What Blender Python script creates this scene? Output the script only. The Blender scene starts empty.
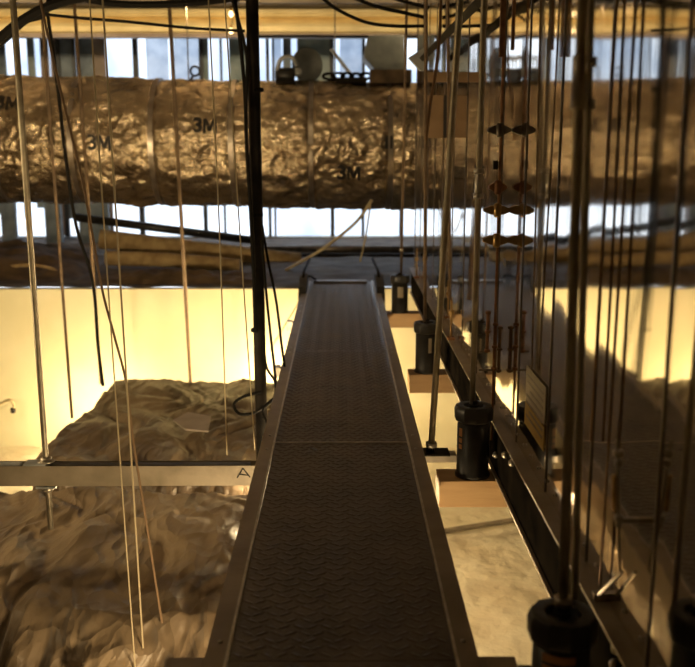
import bpy, bmesh, math, random
from mathutils import Vector, Matrix, noise
random.seed(7)
sc = bpy.context.scene
C = sc.collection
# ---------------------------------------------------------------- camera
F_PX = 950.0
PITCH = math.atan(192.0/F_PX)
YAW = -0.0068                       # a touch to the right
CAM = Vector((0, 0, 1.5))
cd = bpy.data.cameras.new('camera'); cam = bpy.data.objects.new('camera', cd); C.objects.link(cam)
cam.location = CAM
cam.rotation_euler = (math.pi/2 - PITCH, 0, YAW)
cd.sensor_fit = 'HORIZONTAL'; cd.sensor_width = 36; cd.lens = F_PX/695*36
cd.dof.use_dof = True; cd.dof.focus_distance = 4.6; cd.dof.aperture_fstop = 2.5
cd.clip_start = .05
sc.camera = cam
ROT = cam.rotation_euler.to_matrix()
def at(px, py, D):
    """point of the plane y = D seen at pixel px,py"""
    d = ROT @ Vector(((px-347.5)/F_PX, -(py-333.5)/F_PX, -1))
    return CAM + d*(D/d.y)
# ---------------------------------------------------------------- world
w = bpy.data.worlds.new('sky'); sc.world = w; w.use_nodes = True
nt = w.node_tree; bg = nt.nodes['Background']
tc = nt.nodes.new('ShaderNodeTexCoord'); nz = nt.nodes.new('ShaderNodeTexNoise'); cr = nt.nodes.new('ShaderNodeValToRGB')
nz.inputs['Scale'].default_value = 9; nz.inputs['Detail'].default_value = 4
cr.color_ramp.elements[0].position = .38; cr.color_ramp.elements[0].color = (.42,.50,.62,1)
cr.color_ramp.elements[1].position = .62; cr.color_ramp.elements[1].color = (.93,.96,1,1)
nt.links.new(tc.outputs['Generated'], nz.inputs['Vector']); nt.links.new(nz.outputs['Fac'], cr.inputs['Fac']); nt.links.new(cr.outputs['Color'], bg.inputs['Color'])
bg.inputs['Strength'].default_value = 2.1
sc.view_settings.view_transform = 'Standard'; sc.view_settings.look = 'None'
sc.view_settings.gamma = 1; sc.view_settings.use_curve_mapping = False
sc.view_settings.exposure = 0.0
def area(name, loc, target, sx, sy, power, col):
    l = bpy.data.lights.new(name, 'AREA'); l.shape = 'RECTANGLE'; l.size = sx; l.size_y = sy; l.energy = power; l.color = col
    o = bpy.data.objects.new(name, l); C.objects.link(o); o.location = loc
    o.rotation_euler = (Vector(target)-Vector(loc)).to_track_quat('-Z', 'Y').to_euler()
    return o
WARM = (1.0, .74, .40)
PITLAMPS = [(-.63, 9.5, -1.36, 130), (-.33, 6.35, -1.0, 125), (-.30, 3.5, -1.0, 115), (-2.6, 9.5, -1.55, 70)]  # last lamp is an addition, brightening the left of the cream wall
ADDEDLAMPS = [(-3.4, 4.4, .6, 120), (-.6, 8.2, 3.15, 3), (-2.6, 3.0, 3.1, 10)]  # added unseen fill lamps, warming the foil duct and the blankets
DECKLAMPS = [(-4.6, 11.8, 3.2, 44), (-1.6, 11.8, 3.2, 44), (1.4, 11.8, 3.2, 32)]

# ---------------------------------------------------------------- materials
def new_mat(name):
    m = bpy.data.materials.new(name); m.use_nodes = True
    return m, m.node_tree, m.node_tree.nodes['Principled BSDF']
def mat(name, c1, c2=None, scale=6, rough=.5, metal=0, bump=0, bscale=30, detail=4, stretch=(1,1,1), emit=None, rr=0, lo=.35, hi=.65, dist=.01):
    m, t, p = new_mat(name)
    p.inputs['Roughness'].default_value = rough; p.inputs['Metallic'].default_value = metal
    p.inputs['Base Color'].default_value = (*c1, 1)
    co = t.nodes.new('ShaderNodeTexCoord'); mp = t.nodes.new('ShaderNodeMapping'); mp.inputs['Scale'].default_value = stretch
    t.links.new(co.outputs['Object'], mp.inputs['Vector'])
    if c2:
        n = t.nodes.new('ShaderNodeTexNoise'); n.inputs['Scale'].default_value = scale; n.inputs['Detail'].default_value = detail
        r = t.nodes.new('ShaderNodeValToRGB'); r.color_ramp.elements[0].position = lo; r.color_ramp.elements[1].position = hi
        r.color_ramp.elements[0].color = (*c1, 1); r.color_ramp.elements[1].color = (*c2, 1)
        t.links.new(mp.outputs['Vector'], n.inputs['Vector']); t.links.new(n.outputs['Fac'], r.inputs['Fac']); t.links.new(r.outputs['Color'], p.inputs['Base Color'])
        if rr:
            q = t.nodes.new('ShaderNodeMapRange'); q.inputs['To Min'].default_value = rough-rr; q.inputs['To Max'].default_value = rough+rr
            t.links.new(n.outputs['Fac'], q.inputs['Value']); t.links.new(q.outputs['Result'], p.inputs['Roughness'])
    if bump:
        n2 = t.nodes.new('ShaderNodeTexNoise'); n2.inputs['Scale'].default_value = bscale; n2.inputs['Detail'].default_value = 5
        b = t.nodes.new('ShaderNodeBump'); b.inputs['Strength'].default_value = bump; b.inputs['Distance'].default_value = dist
        t.links.new(mp.outputs['Vector'], n2.inputs['Vector']); t.links.new(n2.outputs['Fac'], b.inputs['Height']); t.links.new(b.outputs['Normal'], p.inputs['Normal'])
    if emit:
        p.inputs['Emission Color'].default_value = (*emit[0], 1); p.inputs['Emission Strength'].default_value = emit[1]
    return m
M = {}
M['plate'] = mat('dusty_tread_steel', (.085,.066,.052), (.14,.11,.085), 5, .32, .25, .25, 60, rr=.10)
M['rail'] = mat('painted_rail_steel', (.24,.19,.14), (.36,.29,.21), 4, .45, .4, .15, 40, rr=.1)
M['edge'] = mat('pale_edge_steel', (.72,.66,.56), (.5,.44,.35), 20, .4, .6)  # paler than rail and plate, for the edge and seam strips
M['galv'] = mat('galvanised_steel', (.40,.36,.30), (.56,.51,.43), 14, .38, .85, .1, 60)
M['mirror'] = mat('polished_sheet_metal', (.70,.66,.60), (.80,.76,.70), 3, .055, 1, .06, 6, rr=.03, stretch=(1,1,.12))
M['seam'] = mat('dull_seam_steel', (.16,.13,.10), (.27,.22,.17), 9, .4, .8)
M['black'] = mat('black_plastic', (.012,.011,.010), (.03,.027,.024), 12, .38)
M['blackpaint'] = mat('black_painted_steel', (.010,.009,.008), (.028,.023,.018), 6, .5, 0, .1, 40)
M['rubber'] = mat('black_cable_rubber', (.010,.009,.008), None, 1, .8)
M['brown_cable'] = mat('brown_cable', (.16,.10,.055), None, 1, .5)
M['pale_wire'] = mat('pale_wire', (.46,.38,.25), None, 1, .4, .3)
M['yellow_hose'] = mat('pale_yellow_hose', (.62,.52,.30), None, 1, .5)
M['brass'] = mat('brass_fitting', (.48,.30,.11), (.62,.42,.18), 20, .32, .9)
M['rust'] = mat('rusty_steel', (.20,.085,.035), (.34,.17,.08), 25, .6, .5, .2, 60)
M['copper'] = mat('copper_rod', (.17,.10,.06), (.26,.16,.09), 10, .4, .8)
M['timber'] = mat('tan_painted_beam', (.37,.22,.10), (.47,.30,.145), 5, .6, 0, .15, 30, stretch=(.4,3,3))
M['cream'] = mat('cream_painted_board', (.78,.74,.50), (.84,.80,.57), 2.5, .7, 0, .12, 8)
M['floor'] = mat('cream_ceiling_film', (.70,.60,.42), (.84,.77,.58), 2.2, .42, 0, .8, 4, dist=.06, rr=.1)
M['brown'] = mat('brown_facing_paper', (.085,.058,.034), (.26,.19,.115), 1.9, .50, .05, .7, 6, dist=.03, rr=.08, lo=.36, hi=.68, stretch=(1,.4,1))
M['foil'] = mat('crumpled_foil', (.42,.33,.22), (.82,.67,.46), 4, .23, .9, 1.0, 9, rr=.07, dist=.06)
M['tape'] = mat('foil_tape', (.36,.30,.24), (.55,.48,.40), 8, .35, .85, .3, 20)
M['webblack'] = mat('black_channel_paint', (.004,.0035,.003), (.010,.008,.006), 6, .7, 0)
M['webblack'].node_tree.nodes['Principled BSDF'].inputs['Specular IOR Level'].default_value = 0
M['boxtan'] = mat('dull_tan_box', (.20,.125,.06), (.27,.17,.09), 6, .6)
M['channel'] = mat('dull_zinc_channel', (.19,.155,.105), (.28,.23,.165), 7, .5, .15, .1, 40)
M['ink'] = mat('black_ink', (.014,.012,.012), None, 1, .55)
M['deck'] = mat('galvanised_deck', (.74,.61,.33), (.84,.71,.41), 4, .42, .35, .1, 10)
M['ceil'] = mat('dark_ceiling', (.15,.125,.095), (.22,.185,.14), 3, .7)
M['slab'] = mat('dusty_dark_slab', (.07,.05,.033), (.15,.115,.08), 3, .75, 0, .5, 12)
M['walls'] = mat('dark_side_wall', (.10,.08,.06), (.15,.12,.09), 2, .8)
M['slate'] = mat('slate_panel', (.09,.12,.16), (.20,.25,.31), 4, .6)
M['taupe'] = mat('taupe_post', (.22,.17,.14), (.30,.24,.20), 5, .6)
M['darkstud'] = mat('dark_mullion', (.03,.035,.045), None, 1, .5)
M['palewall'] = mat('frosted_panel', (.45,.52,.62), (.72,.78,.86), 5, .6)
M['teal'] = mat('grey_teal_panel', (.16,.22,.24), (.26,.32,.34), 5, .6)
M['grey'] = mat('grey_enamel', (.09,.10,.10), (.14,.15,.145), 6, .45)
M['greylight'] = mat('light_grey_metal', (.36,.38,.38), (.5,.52,.52), 8, .4, .6)
M['wool'] = mat('tan_mineral_wool', (.33,.22,.10), (.52,.38,.19), 8, .9, 0, .8, 30)
M['dirt'] = mat('dark_brown_cloth', (.06,.038,.022), (.16,.105,.055), 4, .8, 0, .6, 14)
M['orange'] = mat('orange_label', (.42,.17,.05), (.50,.24,.08), 8, .5)
M['white'] = mat('white_label', (.34,.28,.20), (.42,.36,.27), 8, .5)
M['yellow'] = mat('yellow_label', (.40,.26,.05), (.46,.31,.08), 8, .5)
M['bulb'] = mat('lit_bulb', (1,.8,.5), None, emit=((1,.72,.36), 6))
M['lens'] = mat('lit_lamp_lens', (1,.8,.5), None, emit=((1,.72,.36), 4))
def crease(key, scale, strength, dist, stretch=(1,1,1)):
    # folded facets of crumpled sheet as a second bump layer
    t = M[key].node_tree; p = t.nodes['Principled BSDF']
    co = t.nodes.new('ShaderNodeTexCoord'); mp = t.nodes.new('ShaderNodeMapping'); mp.inputs['Scale'].default_value = stretch
    n = t.nodes.new('ShaderNodeTexNoise'); n.inputs['Scale'].default_value = 2.5; n.inputs['Detail'].default_value = 2
    mx = t.nodes.new('ShaderNodeVectorMath'); mx.operation = 'MULTIPLY_ADD'; mx.inputs[1].default_value = (.5,.5,.5)
    t.links.new(co.outputs['Object'], mp.inputs['Vector']); t.links.new(mp.outputs['Vector'], n.inputs['Vector'])
    t.links.new(n.outputs['Color'], mx.inputs[0]); t.links.new(mp.outputs['Vector'], mx.inputs[2])
    b = t.nodes.new('ShaderNodeBump'); b.inputs['Strength'].default_value = strength; b.inputs['Distance'].default_value = dist
    prev = None
    for sc_, w_ in ((scale,1.0),(scale*2.7,.4)):
        v = t.nodes.new('ShaderNodeTexVoronoi'); v.inputs['Scale'].default_value = sc_
        t.links.new(mx.outputs['Vector'], v.inputs['Vector'])
        m_ = t.nodes.new('ShaderNodeMath'); m_.operation = 'MULTIPLY'; m_.inputs[1].default_value = w_
        t.links.new(v.outputs['Distance'], m_.inputs[0])
        if prev:
            a_ = t.nodes.new('ShaderNodeMath'); a_.operation = 'ADD'; t.links.new(prev.outputs[0], a_.inputs[0]); t.links.new(m_.outputs[0], a_.inputs[1]); prev = a_
        else: prev = m_
    t.links.new(prev.outputs[0], b.inputs['Height'])
    old = p.inputs['Normal'].links[0].from_socket if p.inputs['Normal'].links else None
    if old: t.links.new(old, b.inputs['Normal'])
    t.links.new(b.outputs['Normal'], p.inputs['Normal'])
crease('brown', 3.2, .8, .10, (1,.45,1)); crease('foil', 3.0, .6, .06); crease('floor', 1.7, .45, .06)
# threaded rods: screw thread as fine bands along the height
def threaded(name, c1, c2, rough, metal):
    m = mat(name, c1, c2, 12, rough, metal)
    t = m.node_tree; p = t.nodes['Principled BSDF']; co = [n for n in t.nodes if n.type == 'TEX_COORD'][0]
    wv = t.nodes.new('ShaderNodeTexWave'); wv.bands_direction = 'Z'; wv.inputs['Scale'].default_value = 55
    b = t.nodes.new('ShaderNodeBump'); b.inputs['Strength'].default_value = .6; b.inputs['Distance'].default_value = .002
    t.links.new(co.outputs['Object'], wv.inputs['Vector']); t.links.new(wv.outputs['Fac'], b.inputs['Height']); t.links.new(b.outputs['Normal'], p.inputs['Normal'])
    return m
M['thread'] = threaded('threaded_steel', (.30,.26,.19), (.44,.38,.28), .38, .85)
M['threadlight'] = threaded('zinc_threaded_steel', (.42,.37,.28), (.54,.49,.38), .4, .7)
M['threaddark'] = threaded('dark_threaded_steel', (.17,.12,.08), (.27,.19,.12), .42, .8)
for k_ in ('blackpaint','rubber'):
    M[k_].node_tree.nodes['Principled BSDF'].inputs['Specular IOR Level'].default_value = .06
p_ = M['palewall'].node_tree.nodes['Principled BSDF']; p_.inputs['Transmission Weight'].default_value = .75; p_.inputs['IOR'].default_value = 1.03; p_.inputs['Roughness'].default_value = .7
# glass
mg, t, p = new_mat('window_glass')
p.inputs['Base Color'].default_value = (.9,.95,1,1); p.inputs['Roughness'].default_value = .05; p.inputs['Transmission Weight'].default_value = 1; p.inputs['IOR'].default_value = 1.02
M['glass'] = mg

# ---------------------------------------------------------------- mesh helpers
def box(bm, lo, hi):
    x0,y0,z0 = lo; x1,y1,z1 = hi
    v = [bm.verts.new(c) for c in ((x0,y0,z0),(x1,y0,z0),(x1,y1,z0),(x0,y1,z0),(x0,y0,z1),(x1,y0,z1),(x1,y1,z1),(x0,y1,z1))]
    for f in ((3,2,1,0),(4,5,6,7),(0,1,5,4),(1,2,6,5),(2,3,7,6),(3,0,4,7)): bm.faces.new([v[i] for i in f])
def tube(bm, pts, r, n=8, cap=True):
    pts = [Vector(p) for p in pts]; rs = r if isinstance(r, (list,tuple)) else [r]*len(pts)
    rings = []; ref = None
    for i, p in enumerate(pts):
        d = (pts[min(i+1,len(pts)-1)] - pts[max(i-1,0)]).normalized()
        if ref is None: ref = Vector((1,0,0)) if abs(d.x) < .8 else Vector((0,1,0))
        u = (ref - d*ref.dot(d)).normalized(); ref = u; v = d.cross(u)
        rings.append([bm.verts.new(p + (u*math.cos(a)+v*math.sin(a))*rs[i]) for a in [2*math.pi*k/n for k in range(n)]])
    for a, b in zip(rings, rings[1:]):
        for k in range(n): bm.faces.new((a[k], a[(k+1)%n], b[(k+1)%n], b[k])).smooth = n > 6
    if cap: bm.faces.new(rings[0][::-1]); bm.faces.new(rings[-1])
def curve(pts, sub=8):
    P = [Vector(p) for p in pts]; P = [P[0]*2-P[1]] + P + [P[-1]*2-P[-2]]; out = []
    for i in range(1, len(P)-2):
        for s in range(sub):
            t = s/sub
            out.append(.5*((2*P[i]) + (P[i+1]-P[i-1])*t + (2*P[i-1]-5*P[i]+4*P[i+1]-P[i+2])*t*t + (3*P[i]-P[i-1]-3*P[i+1]+P[i+2])*t**3))
    out.append(P[-2]); return out
def prism(bm, prof, axis, a, b):
    """extrude closed 2d profile along an axis: 'x' -> (y,z) profile, 'y' -> (x,z), 'z' -> (x,y)"""
    f = {'x': lambda u,v,s:(s,u,v), 'y': lambda u,v,s:(u,s,v), 'z': lambda u,v,s:(u,v,s)}[axis]
    A = [bm.verts.new(f(u,v,a)) for u,v in prof]; B = [bm.verts.new(f(u,v,b)) for u,v in prof]; n = len(prof)
    for i in range(n): bm.faces.new((A[i], A[(i+1)%n], B[(i+1)%n], B[i]))
    bm.faces.new(A[::-1]); bm.faces.new(B)
def lathe(bm, prof, n=24, c=(0,0,0), axis='z'):
    rings = []
    for r, h in prof:
        ring = []
        for k in range(n):
            a = 2*math.pi*(k+.5)/n
            p = (r*math.cos(a), r*math.sin(a), h) if axis == 'z' else ((r*math.cos(a), h, r*math.sin(a)) if axis == 'y' else (h, r*math.cos(a), r*math.sin(a)))
            ring.append(bm.verts.new(Vector(c)+Vector(p)))
        rings.append(ring)
    for a, b in zip(rings, rings[1:]):
        for k in range(n): bm.faces.new((a[k], a[(k+1)%n], b[(k+1)%n], b[k])).smooth = True
    bm.faces.new(rings[0][::-1]); bm.faces.new(rings[-1])
def obj(name, bm, m, parent=None, loc=None, bevel=0):
    bmesh.ops.recalc_face_normals(bm, faces=bm.faces)
    me = bpy.data.meshes.new(name)
    if loc is not None: bmesh.ops.translate(bm, verts=bm.verts, vec=-Vector(loc))
    bm.to_mesh(me); bm.free(); me.materials.append(m)
    o = bpy.data.objects.new(name, me); C.objects.link(o)
    if loc is not None: o.location = loc
    if parent: o.parent = parent
    if bevel:
        b = o.modifiers.new('bevel', 'BEVEL'); b.width = bevel; b.segments = 2; b.limit_method = 'ANGLE'
    return o
def NB(): return bmesh.new()
def tag(o, label, cat, group=None, kind=None):
    o['label'] = label; o['category'] = cat
    if group: o['group'] = group
    if kind: o['kind'] = kind
    return o
def thing(name, label, cat, loc=(0,0,0), group=None):
    o = bpy.data.objects.new(name, None); C.objects.link(o); o.location = loc; o.empty_display_size = .1
    return tag(o, label, cat, group)
def struct(name, bm, m, label=None, cat=None):
    o = obj(name, bm, m); o['kind'] = 'structure'
    if label: o['label'] = label
    if cat: o['category'] = cat
    return o
def local(o, bm, name, m, bevel=0):
    """part whose mesh is written in world coordinates, parented to a thing standing at o.location"""
    return obj(name, bm, m, o, None, bevel) if o.location.length == 0 else _loc(o, bm, name, m, bevel)
def _loc(o, bm, name, m, bevel):
    bmesh.ops.translate(bm, verts=bm.verts, vec=-o.location); return obj(name, bm, m, o, None, bevel)
def B(lo, hi):
    bm = NB(); box(bm, lo, hi); return bm

CEIL = 3.37; PIT = -1.85; LEDGE = -.06; WALL_D = 10.15; BACK = 15.5; XL = -6.6; XR = 3.2
# ---------------------------------------------------------------- setting
bm = NB(); bmesh.ops.create_grid(bm, x_segments=150, y_segments=170, size=1)
for v in bm.verts:
    x = XL + (v.co.x+1)/2*(XR-XL); y = -2.5 + (v.co.y+1)/2*(WALL_D+2.5)
    z = PIT + .03*noise.noise(Vector((x*1.2,y*1.2,3))) + .02*abs(noise.noise(Vector((x*4,y*4,1))))
    v.co = (x, y, z)
for f in bm.faces: f.smooth = True
struct('floor', bm, M['floor'], 'crumpled cream film laid over the sunken floor below the walkway', 'floor')
bm = NB(); box(bm, (XL,WALL_D,PIT-.1), (XR,WALL_D+.12,LEDGE))
struct('wall_front', bm, M['cream'], 'cream painted wall lit warm below the end of the walkway', 'wall')
bm = NB(); bmesh.ops.create_grid(bm, x_segments=100, y_segments=60, size=1)
for v in bm.verts:
    x = XL + (v.co.x+1)/2*(XR-XL); y = WALL_D-.03 + (v.co.y+1)/2*(BACK-WALL_D+.03)
    v.co = (x, y, LEDGE + .025 + .02*noise.noise(Vector((x*3,y*3,7))))
struct('floor_ledge', bm, M['slab'], 'dusty dark slab behind the cream wall under the foil duct', 'floor')
for i in range(11):                      # ragged drips of dust cover hanging over the wall's top edge belong to the slab's cover
    pass
struct('ceiling', B((XL,-2.5,CEIL), (XR,BACK+.3,CEIL+.1)), M['ceil'], 'dark ceiling over the service space', 'ceiling')
struct('wall_left', B((XL-.1,-2.5,PIT-.1), (XL,BACK+.3,CEIL)), M['walls'], 'dark side wall at the left', 'wall')
struct('wall_right', B((XR,-2.5,PIT-.1), (XR+.1,BACK+.3,CEIL)), M['walls'], 'dark side wall behind the polished duct', 'wall')
struct('wall_rear', B((XL,-2.6,PIT-.1), (XR,-2.5,CEIL)), M['walls'], 'dark wall behind the viewer', 'wall')
# ribbed metal fascia under the ceiling
bm = NB(); z0 = 2.955; prof = []
for y_, z_ in ((14.16,3.0),(14.10,3.035),(14.08,3.10),(14.10,3.14),(14.19,3.20),(14.24,3.215),(14.26,3.225),(14.12,3.24),(14.06,3.29),(14.08,3.335),(14.20,CEIL),(14.32,CEIL),(14.32,3.0)): prof.append((y_,z_))
prism(bm, prof, 'x', XL, XR)
fa = struct('trim_1', bm, M['deck'], 'ribbed metal deck edge glowing warm above the windows', 'trim')
struct('trim_2', B((XL,14.12,z0), (XR,14.3,z0+.055)), M['taupe'], 'brown lip under the ribbed metal deck edge', 'trim')
struct('trim_3', B((XL,13.2,CEIL-.07), (XR,13.32,CEIL)), M['walls'], 'dark ceiling beam in front of the ribbed deck edge', 'trim')
# back wall: sill, header, glazing with panels and mullions
struct('trim_4', B((XL,BACK-.12,LEDGE), (XR,BACK+.1,LEDGE+.05)), M['greylight'], 'low grey window sill behind the duct', 'trim')
struct('wall_back', B((XL,BACK-.02,3.28), (XR,BACK+.1,CEIL)), M['walls'], 'dark header wall over the back windows', 'wall')
def bx(px): return at(px, 60, BACK).x
sect = [(-60,5,'slate'),(14,19,'slate'),(27,34,'teal'),(40,48,'taupe'),(50,56,'taupe'),(60,73,'slate'),(79,93,'slate'),(93,105,'taupe'),
        (146,168,'pale'),(174,198,'pale'),(203,208,'teal'),(229,246,'teal'),(274,281,'pale'),(283,291,'slate'),(297,333,'teal'),(340,362,'pale'),(372,404,'slate'),(425,440,'pale'),(462,478,'slate')]
kinds = {'slate':'slate','teal':'teal','taupe':'taupe','pale':'palewall'}
k = 4
for a, b, kd in sect:
    k += 1
    zb = 1.15 if a > 140 else (.0 if kd in ('taupe',) else (.25 + .3*random.random()))
    struct('trim_%d' % k, B((bx(a),BACK+.02,zb), (bx(b),BACK+.07,3.28)), M[kinds[kd]], None, None)
for a, wd in ((56,4),(73,3),(133,5),(199,4),(220,2),(266,3),(272,2),(330,4),(362,3),(401,3),(455,4),(500,4)):
    k += 1
    struct('trim_%d' % k, B((bx(a),BACK-.03,LEDGE), (bx(a+wd),BACK+.05,3.28)), M['darkstud'])
edges = [-75, 133, 266, 401, 545]
for i in range(4):
    struct('window_%d' % (i+1), B((bx(edges[i]),BACK+.085,LEDGE+.05), (bx(edges[i+1]),BACK+.095,3.28)), M['glass'], None, None)

# ---------------------------------------------------------------- lamps
for i, (x, y, z, pw) in enumerate(PITLAMPS):
    where = ['near the cream wall', 'under the middle of the walkway', 'under the near end of the walkway', 'behind the far brown blanket, added to brighten the cream wall'][i]
    t = thing('work_lamp', 'warm work lamp on the sunken floor ' + where, 'lamp', (x,y,PIT), 'work lamps under the walkway')
    local(t, B((x-.07,y-.1,PIT+.02), (x+.07,y+.1,PIT+.06)), 'base', M['black'])
    bm = NB(); tube(bm, [(x,y,PIT+.05),(x,y,z-.05)], .012); local(t, bm, 'post', M['black'])
    bm = NB(); lathe(bm, [(.02,-.05),(.05,-.03),(.055,.03),(.02,.05)], 16, (x,y,z)); local(t, bm, 'bulb', M['bulb'])
    l = bpy.data.lights.new('lamp_light', 'POINT'); l.energy = pw; l.color = WARM; l.shadow_soft_size = .16
    o = bpy.data.objects.new('lamp_light', l); C.objects.link(o); o.location = (x,y,z+.12)
def flood(loc, target, pw, label, size=.35):
    x,y,z = loc
    t = thing('flood_lamp', label, 'lamp', loc, 'warm lamps hung from the ceiling')
    q = (Vector(target)-Vector(loc)).to_track_quat('-Z','Y').to_matrix()
    bm = NB(); box(bm, (-size/2,-.09,0), (size/2,.09,.05)); bmesh.ops.transform(bm, matrix=q.to_4x4(), verts=bm.verts); obj('housing', bm, M['black'], t)
    bm = NB(); box(bm, (-size/2+.01,-.08,-.004), (size/2-.01,.08,0)); bmesh.ops.transform(bm, matrix=q.to_4x4(), verts=bm.verts); obj('lens', bm, M['lens'], t)
    bm = NB(); tube(bm, [(0,0,0),(0,0,CEIL-z)], .008); obj('hanger', bm, M['black'], t)
    area('lamp_light', Vector(loc)+q@Vector((0,0,-.02)), target, size, .16, pw, WARM)
for i, (x,y,z,pw) in enumerate(ADDEDLAMPS):
    flood((x,y,z), (-1.8,12,1.2) if i < 2 else (-1.6,6,-1), pw, 'added warm fill lamp, out of view, above the %s' % ['left side of the pit','walkway','near left of the pit'][i])
for i, (x,y,z,pw) in enumerate(DECKLAMPS):
    flood((x,y,z), (x,14.2,3.35), pw, 'warm lamp aimed at the ribbed deck edge, %s' % ['at the far left','above the foil duct middle','beside the polished duct'][i], .8)
for py in (14, 31):
    p_ = at(231, py, 13.9)
    t = thing('light_bulb', 'small glowing bulb %s beside the top of the black pole' % ('upper' if py == 14 else 'lower'), 'light bulb', p_, 'string of bulbs at the deck edge')
    bm = NB(); lathe(bm, [(.008,-.04),(.026,-.02),(.03,0),(.015,.04)], 12, p_); local(t, bm, 'bulb_glass', M['bulb'])
    bm = NB(); lathe(bm, [(.02,.035),(.02,.09)], 10, p_); local(t, bm, 'socket', M['brass'])
    bm = NB(); tube(bm, [(p_.x+(.02 if py>20 else 0),p_.y,p_.z+.08),(p_.x+.02,p_.y,CEIL)], .005, 5); local(t, bm, 'cord', M['rubber'])

# ---------------------------------------------------------------- catwalk
CW = .405; PL = .335
cwk = thing('catwalk', 'long narrow tread plate walkway running away to the cream wall', 'walkway', (0,1.0,0))
segs = [(.35,2.55),(2.555,4.62),(4.625,6.78),(6.785,8.55),(8.555,10.3)]
for a, b in segs:
    bm = NB(); box(bm, (-PL,a,-.012), (PL,b,0))
    pitch = .044; j = 0; y = a + .03
    while y < b - .02:
        i = 0; x = -PL + .022 + (pitch*.5 if j % 2 else 0)
        while x < PL - .012:
            s = 1 if i % 2 else -1
            u = Vector((math.cos(.60), s*math.sin(.60), 0)); v = Vector((-u.y, u.x, 0)); c = Vector((x,y,0)); L = .0265; W = .0085; H = .0030
            base = [c-u*L, c-u*L*.4-v*W, c+u*L*.4-v*W, c+u*L, c+u*L*.4+v*W, c-u*L*.4+v*W]
            top = [c-u*L*.55+Vector((0,0,H)), c+u*L*.55+Vector((0,0,H))]
            bv = [bm.verts.new(q) for q in base]; tv = [bm.verts.new(q) for q in top]
            for f in ((bv[0],bv[1],tv[0]),(bv[1],bv[2],tv[1],tv[0]),(bv[2],bv[3],tv[1]),(bv[3],bv[4],tv[1]),(bv[4],bv[5],tv[0],tv[1]),(bv[5],bv[0],tv[0])): bm.faces.new(f)
            x += pitch; i += 1
        y += pitch*.95; j += 1
    local(cwk, bm, 'tread_plate', M['plate'])
for s in (-1, 1):
    bm = NB()
    prof = [(PL+.004,.006),(CW,.006),(CW,-.12),(PL+.02,-.12),(PL+.02,-.112),(CW-.008,-.112),(CW-.008,-.004),(PL+.004,-.004)]
    prism(bm, [(s*a_,b_) for a_,b_ in prof], 'y', .35, 10.3)
    local(cwk, bm, 'side_rail', M['rail'])
    bm = NB(); box(bm, (s*(PL+.001),.35,-.01), (s*(PL+.009),10.3,.010)); local(cwk, bm, 'edge_strip', M['edge'])
    for y in (1.1,2.45,2.65,4.5,4.72,6.7,6.86,8.4,8.7):
        bm = NB(); lathe(bm, [(.008,.004),(.008,.011),(.004,.013)], 6, (s*(PL+.035),y,0)); local(cwk, bm, 'rail_bolt', M['galv'])
    # bracket at the far end
    x = s*(CW-.01)
    bm = NB(); prism(bm, [(9.35,-.20),(9.6,-.20),(10.1,-.02),(10.2,.09),(9.95,.13),(9.5,.06),(9.38,-.02)], 'x', x-.035, x+.045); local(cwk, bm, 'end_bracket', M['black'])
    bm = NB(); tube(bm, [(x,9.6,.03),(x,10.0,.15),(x-s*.05,10.35,.24)], .016); local(cwk, bm, 'end_handle', M['blackpaint'])
bm = NB(); box(bm, (-.30,10.18,.004), (.28,10.3,.02)); local(cwk, bm, 'end_plate', M['seam'], .003)

bm = NB(); box(bm, (-PL,4.619,0), (PL,4.628,.004)); local(cwk, bm, 'seam_strip', M['edge'])
# supports of the catwalk
yb = 4.60
pb = at(46, 464, yb)
zt = pb.z
t = thing('strut_channel', 'long tan steel channel crossing under the walkway and carrying the left rod', 'beam', (-1.5,yb,zt))
bm = NB()
W_, H_ = .045, .105
local(t, B((-2.9,yb-.035,zt-H_), (-.409,yb-.031,zt)), 'front_web', M['channel'])
local(t, B((-2.9,yb+.045,zt-H_), (-.409,yb+.049,zt)), 'rear_web', M['channel'])
local(t, B((-2.9,yb-.03,zt-H_), (-.409,yb+.044,zt-H_+.004)), 'bottom_flange', M['channel'])
local(t, B((-2.9,yb-.03,zt-.012), (-1.62,yb+.012,zt+.008)), 'lip', M['greylight'])
local(t, B((-1.47,yb-.03,zt-.012), (-.46,yb+.012,zt+.004)), 'lip', M['black'])
bm = NB(); box(bm, (-1.60,yb-.04,zt+.002), (-1.49,yb+.04,zt+.012)); local(t, bm, 'washer_plate', M['greylight'], .002)
pw = at(48, 487, yb)
local(t, B((pw.x-.05,yb-.04,zt-H_-.014), (pw.x+.05,yb+.04,zt-H_-.004)), 'lower_washer_plate', M['greylight'])
bm = NB(); m0 = at(243, 474, yb-.037)
for a_, b_ in (((-.03,-.02),(0,.03)),((0,.03),(.035,-.018)),((-.018,-.002),(.03,-.008))): tube(bm, [(m0.x+a_[0],m0.y,m0.z+a_[1]),(m0.x+b_[0],m0.y,m0.z+b_[1])], .003, 5)
local(t, bm, 'letter_a_mark', M['ink'])
t = thing('support_bracket', 'short steel bracket right of the walkway at the foot of the leaning rod', 'bracket', (.44,4.75,-.02))
pr = at(430, 452, 4.75)
local(t, B((.409,4.71,pr.z-.045), (.60,4.79,pr.z-.005)), 'arm', M['galv'], .003)
local(t, B((pr.x-.09,4.69,pr.z-.005), (pr.x+.10,4.81,pr.z+.004)), 'plate', M['blackpaint'], .002)
bm = NB(); lathe(bm, [(.022,0),(.022,.02),(.015,.024)], 6, (pr.x,4.75,pr.z+.004)); local(t, bm, 'hex_nut', M['blackpaint'])
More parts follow.
